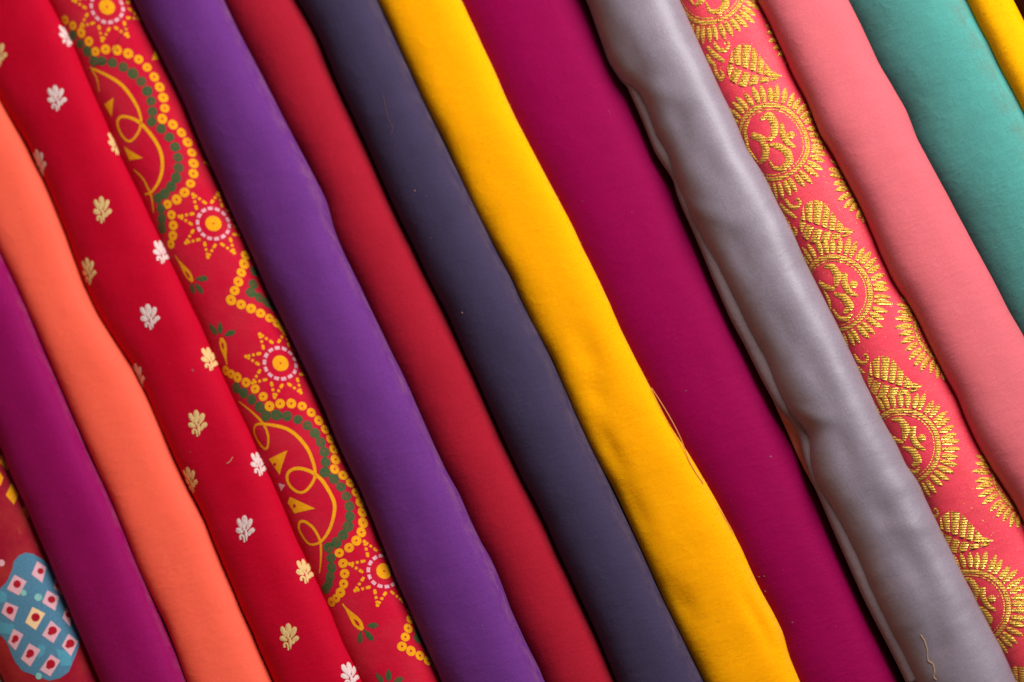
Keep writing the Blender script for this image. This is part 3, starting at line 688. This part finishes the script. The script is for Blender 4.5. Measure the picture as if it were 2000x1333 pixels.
# ------------------------------------------------------------------ gold brocade
r = R['brocade']; ZM = (1330, 0, 3.333)
vmax = 165.0
OM1 = [([(548, 772), (600, 742), (640, 800), (640, 865), (600, 905)], [8, 17, 19, 16, 8]), ([(485, 862), (530, 880), (590, 900)], [13, 17, 9]), ([(540, 890), (585, 950), (570, 1010), (520, 1045)], [8, 17, 18, 6]),
       ([(600, 930), (660, 940), (715, 985), (722, 1050), (670, 1095), (615, 1085), (595, 1030)], [6, 15, 18, 18, 14, 9, 4]), ([(685, 795), (690, 860), (715, 920), (765, 955)], [8, 15, 15, 7]),
       ([(472, 762), (430, 835), (445, 950), (510, 1035)], [3, 12, 13, 4])]
ZN = (1500, 350, 3.333)
OM2 = [([(400, 592), (455, 592), (492, 650), (475, 725)], [6, 16, 20, 8]), ([(355, 692), (400, 722), (470, 742)], [12, 15, 8]), ([(462, 768), (535, 795), (567, 860), (520, 895)], [6, 16, 20, 8]),
       ([(440, 870), (470, 925), (530, 942), (572, 902)], [7, 12, 12, 5]), ([(535, 640), (530, 705), (560, 762), (612, 792)], [14, 15, 14, 6]), ([(385, 745), (412, 800), (420, 872)], [5, 12, 6])]
def gold(tc, lines, name, parent, zoomc, z, dot=None):
    pc = Piece()
    for pts, w in lines:
        q = loc2([((x - zoomc[0]) / z, (y - zoomc[1]) / z) for x, y in pts]) + tc
        pc.ribbon(q, [x * 0.82 for x in w], nc=5, lift=0.8, puff=2.0, step=3)
    if dot: pc.disc(loc2(((dot[0] - zoomc[0]) / z, (dot[1] - zoomc[1]) / z)) + tc, 7.5, lift=0.8, puff=2.0, n=14, rings=3)
    return pc.build(r, name, M['zari'], parent=parent, vlim=(-170, vmax))
def medallion(tc, om, seed_, ring=71.0):
    rr = random.Random(seed_)
    pc = Piece()
    circ = [tc + ring * np.array([math.cos(a), math.sin(a)]) for a in np.linspace(0, 2 * math.pi, 73)]
    pc.ribbon(circ, [7, 8.5, 7.5, 9, 7, 8.5, 7], nc=3, lift=0.8, puff=1.2, step=4)
    pc.ribbon([tc + (ring - 8) / ring * (x - tc) for x in circ], [1.8, 2.4, 1.6, 2.2], nc=3, lift=0.6, puff=0.5, step=4)
    root = pc.build(r, 'medallion', M['zari'], vlim=(-170, vmax))
    if root is None: return
    n = 42; pr = Piece()
    for i in range(n):
        a = 2 * math.pi * (i + rr.uniform(-.12, .12)) / n; d = np.array([math.cos(a), math.sin(a)])
        l = rr.uniform(29, 36); bend = np.array([-d[1], d[0]]) * rr.uniform(1.5, 3.5)
        pr.ribbon([tc + d * (ring + 6.5), tc + d * (ring + 6.5 + l * .5) + bend * .3, tc + d * (ring + 6.5 + l) + bend], [6, 10.5, 11.5, 9.0, 2.5], nc=5, lift=0.7, puff=1.8, step=3.5)
    pr.build(r, 'leaf_fringe', M['zari'], parent=root, vlim=(-170, vmax))
    if om == 1: gold(tc, OM1, 'om_sign', root, (605, 920), 3.333, (742, 872))
    else: gold(tc, OM2, 'om_sign', root, (455, 770), 3.333, (590, 715))
UP = [(322, 385), (335, 325), (400, 288), (465, 305), (525, 385), (575, 450), (650, 492)]
LO = [(300, 430), (318, 515), (400, 570), (500, 545), (590, 530), (640, 508)]
MD = [(305, 405), (400, 452), (500, 492), (590, 508), (640, 502)]
def samp(pl, u):
    p = np.array(pl, float); s = np.r_[0, np.cumsum(np.linalg.norm(np.diff(p, axis=0), axis=1))]
    return np.array([np.interp(u * s[-1], s, p[:, 0]), np.interp(u * s[-1], s, p[:, 1])])
def leaf(tc, curls=True, flip=1.0, ang=0.0, sc=1.0):
    pc = Piece(); ca, sa = math.cos(ang), math.sin(ang)
    def cvt(p):
        d = (np.array(p) - np.array((430, 430))) / 3.333 * sc
        d = d @ np.array([[ca, sa], [-sa, ca]])
        q = loc2(d); q = q * np.array([1, flip]); return q + tc
    for ol, n, sg in ((UP, 7, 1), (LO, 6, -1)):
        for i in range(n):
            u0, u1 = (i + 0.08) / n, (i + 0.90) / n
            a0, a1 = samp(MD, u0 * 0.97), samp(MD, u1 * 0.97)
            b0, b1 = samp(ol, u0), samp(ol, u1)
            a0 = a0 + (b0 - a0) * 0.10; a1 = a1 + (b1 - a1) * 0.10
            pc.quad([cvt(a0), cvt(a1), cvt(b1), cvt(b0)], lift=0.7, n=6, puff=1.6)
    pc.ribbon([cvt(x) for x in ((545, 455), (600, 490), (640, 492), (655, 484))], [9 * sc, 9 * sc, 6 * sc, 2], nc=5, lift=0.7, puff=1.5, step=3)
    root = pc.build(r, 'woven_leaf', M['zari'], vlim=(-170, vmax))
    if root and curls:
        pk = Piece()
        for pts, w in (([(215, 275), (240, 320), (290, 335), (320, 300), (300, 270), (285, 290)], [6, 9, 8, 6, 5, 3]), ([(165, 300), (205, 345), (285, 400)], [7, 11, 5]),
                       ([(155, 350), (185, 400), (215, 400)], [8, 12, 5]), ([(210, 410), (215, 470), (250, 510), (275, 480), (250, 450)], [7, 10, 10, 8, 4])):
            pk.ribbon([cvt(p) for p in pts], w, nc=5, lift=0.7, puff=1.4, step=3)
        pk.build(r, 'curled_tendril', M['zari'], parent=root, vlim=(-170, vmax))
mt = [np.array(r.locate(*c)) - 71.0 * loc2((1.0, 0.0)) for c in ((1577, 279), (1700, 572), (1833, 872), (1970, 1186))]
step_t = (mt[3] - mt[0]) / 3
mt = [mt[0] - step_t] + mt + [mt[3] + step_t]
for i, tc in enumerate(mt): medallion(tc, 1 if i in (0, 1) else 2, 30 + i)
lt = [np.array(r.locate(*c)) for c in ((1459, 129), (1599, 434), (1730, 738), (1868, 1040))]
for tc in lt + [lt[3] + step_t]: leaf(tc)
DV = [186.0, 186.0, 186.0, 208.0, 215.0]
for i in range(len(mt) - 1):
    c0 = (mt[i] + mt[i + 1]) / 2 + np.array([-12, DV[i]]); medallion(c0, 2, 60 + i)
for i in range(len(mt) - 1):
    leaf((mt[i] + mt[i + 1]) / 2 + np.array([step_t[0] * 0.5 - 20, DV[i] - 18]), curls=False)
pc = Piece()
for i in range(900):      # stray gold picks glinting in the ground weave
    tt = random.uniform(-100, 2250); vv = random.uniform(-110, 140); a = random.choice((0.45, 0.45, 2.0)); l = random.uniform(1.2, 2.6)
    d = np.array([math.cos(a), math.sin(a)]) * l
    pc.ribbon([np.array([tt, vv]) - d / 2, np.array([tt, vv]) + d / 2], [1.3, 1.3], nc=2, lift=0.5, step=5)
fl = pc.build(r, 'gold_flecks', M['zari']); fl['kind'] = 'stuff'

# ------------------------------------------------------------------ threads, fuzz and lint
def tube(name, pts3, rad, mat, parent=None, origin=None):
    p = np.asarray(pts3, float); V = []; F = []; n = 5
    tg = np.gradient(p, axis=0); tg /= np.linalg.norm(tg, axis=1)[:, None]
    for i in range(len(p)):
        u = np.cross(tg[i], [0.3, 0.1, 1.0]); u /= np.linalg.norm(u); w = np.cross(tg[i], u)
        for j in range(n):
            a = 2 * math.pi * j / n; V.append(p[i] + rad * (u * math.cos(a) + w * math.sin(a)))
    for i in range(len(p) - 1):
        for j in range(n):
            j2 = (j + 1) % n; F.append((i * n + j, i * n + j2, (i + 1) * n + j2, (i + 1) * n + j))
    return mesh_obj(name, V, F, mat, uv=[(v[0] * 20, v[1] * 20) for v in V], parent=parent, origin=p.mean(axis=0) if origin is None else origin)
def cat(pts, n=8):
    q = np.array(pts, float); o = []
    for i in range(len(q) - 1):
        p0 = q[max(i - 1, 0)]; p1 = q[i]; p2 = q[i + 1]; p3 = q[min(i + 2, len(q) - 1)]
        for u in np.linspace(0, 1, n + 1)[:-1]:
            o.append(0.5 * ((2 * p1) + (p2 - p0) * u + (2 * p0 - 5 * p1 + 4 * p2 - p3) * u * u + (3 * p1 - p0 - 3 * p2 + p3) * u ** 3))
    o.append(q[-1]); return np.array(o)
def lay(rl, pts, lift=1.0): return rl.surf(np.array([rl.locate(*p) for p in pts]), np.full(len(pts), lift))
ft = cat([(1272, 758), (1290, 785), (1312, 822), (1330, 858), (1346, 900), (1360, 925), (1374, 945)])
zz = np.linspace(150, 158, len(ft)) + 6 * np.sin(np.linspace(0, math.pi, len(ft)))
tag(tube('loose_thread', at(ft[:, 0], ft[:, 1], zz * S), 0.0005, M['thread_gold']), 'fine golden thread curving off the yellow roll over magenta', 'thread')
ft = cat([(1394, 978), (1408, 1000), (1422, 1022), (1433, 1042)])
tag(tube('loose_thread', at(ft[:, 0], ft[:, 1], np.full(len(ft), 152.0) * S), 0.0004, M['thread_gold']), 'short golden thread along the lower yellow roll edge', 'thread')
ft = cat([(1798, 1240), (1806, 1252), (1811, 1270), (1813, 1290), (1822, 1297), (1826, 1312), (1824, 1322), (1829, 1328)], 5)
tag(tube('loose_thread', lay(R['grey'], ft, 0.8), 0.00034, M['thread_beige']), 'crooked beige thread lying on the grey satin roll', 'thread')
ft = cat([(263, 18), (252, 45), (235, 72), (222, 100), (212, 118), (192, 126), (174, 138)], 6)
tag(tube('loose_thread', lay(R['print'], ft, 0.9), 0.00035, M['thread_dark']), 'dark thread lying across the printed sunflower at top left', 'thread')
ft = cat([(748, 185), (754, 215), (762, 240), (768, 252), (762, 264)], 6)
tag(tube('loose_thread', lay(R['navy'], ft, 0.8), 0.00015, M['lint']), 'thin pale thread on the upper navy roll', 'thread')
ft = cat([(455, 893), (449, 902), (443, 906)], 6)
tag(tube('loose_thread', lay(R['crimson'], ft, 0.9), 0.0004, M['thread_beige']), 'tiny beige thread on the crimson roll between two white flowers', 'thread')

def fuzz(rl, side, count, mat, tr, lmax=7.0):
    """short fibres standing off a roll's edge"""
    V = []; F = []; UV = []
    nb = rl.j0 + (2 if side > 0 else 0)
    for _ in range(count):
        i = random.randrange(2, len(rl.t) - 2)
        if not tr[0] < rl.t[i] < tr[1]: continue
        th = math.radians(random.uniform(-5, 50)) if side > 0 else math.radians(random.uniform(130, 185))
        j = int(np.argmin(np.abs(rl.th - th))); p = rl.pos[i, j]; c = rl.pos[i].mean(axis=0)
        n = p - c; n[2] *= 0.7; n /= np.linalg.norm(n)
        l = random.uniform(1.5, lmax) * S; ax = rl.pos[i + 1, j] - rl.pos[i - 1, j]; ax /= np.linalg.norm(ax)
        d = n + ax * random.uniform(-1.2, 1.2); d /= np.linalg.norm(d); w = ax * 0.00006; k = np.cross(d, ax) * 0.00006
        b = len(V); V += [p - w, p + w, p + k, p + d * l * .6 + n * l * .1, p + d * l + ax * random.uniform(-1, 1) * l * .4]
        F += [(b, b + 1, b + 3), (b + 1, b + 2, b + 3), (b + 2, b, b + 3), (b + 3, b + 1, b + 4), (b + 3, b + 2, b + 4)]
    o = mesh_obj('fuzz', V, F, mat, uv=[(v[0] * 20, v[1] * 20) for v in V], parent=rl.o); o['kind'] = 'stuff'
fuzz(R['yellow'], 1, 600, M['yellow'], (0, 2100), 5); fuzz(R['violet'], 1, 500, M['burgundy'], (0, 2000), 5)


V = []; F = []
def speck(p, nrm, rad):
    b = len(V); u = np.cross(nrm, [0.31, 0.95, 0.1]); u /= np.linalg.norm(u); w = np.cross(nrm, u); n = 6
    a0 = random.uniform(0, 6.28); el = random.uniform(0.4, 1.0)
    for j in range(n):
        a = a0 + 2 * math.pi * j / n; V.append(p + rad * (u * math.cos(a) + w * math.sin(a) * el) * random.uniform(.7, 1.2))
    V.append(p + nrm * rad * 0.7)
    for j in range(n): F.append((b + j, b + (j + 1) % n, b + n))
spots = {'magenta': 30, 'burgundy': 25, 'navy': 20, 'violet': 10, 'plum': 16, 'crimson': 10, 'teal': 6, 'grey': 6, 'print': 6}
for key, n in spots.items():
    rl = R[key]
    for _ in range(n):
        i = random.randrange(20, len(rl.t) - 20); j = random.randrange(rl.j0 + 8, rl.j1 - 8)
        p = rl.pos[i, j]; nn = np.cross(rl.pos[i, j + 1] - rl.pos[i, j - 1], rl.pos[i + 1, j] - rl.pos[i - 1, j]); nn /= np.linalg.norm(nn)
        if nn[2] < 0: nn = -nn
        speck(p + nn * 0.0001, nn, random.choice((0.0003, 0.0003, 0.0004, 0.0006)) * random.uniform(.7, 1.2))
for (k_, px, py, rad) in (('magenta', 1483, 1127, .0010), ('magenta', 1493, 1126, .0008), ('magenta', 1495, 1155, .0009), ('magenta', 1548, 1216, .0011), ('navy', 810, 373, .0012), ('navy', 903, 611, .0012), ('violet', 860, 925, .001), ('crimson', 376, 724, .0012), ('magenta', 1505, 892, .001)):
    p = lay(R[k_], [(px, py)], 0.3)[0]; speck(p, np.array([0, 0, 1.0]), rad)
lint = mesh_obj('lint', V, F, M['lint'], uv=[(v[0] * 20, v[1] * 20) for v in V]); lint['kind'] = 'stuff'
tag(lint, 'pale specks of lint scattered over the plain rolls', 'lint')

# focus on the satin roll right of the middle
fp = at(np.array(1500.0), np.array(640.0), np.array(0.110))
cam_data.dof.focus_distance = float((CAM - fp) @ cd)
for o in list(bpy.data.objects):
    if '_o' in o: del o['_o']
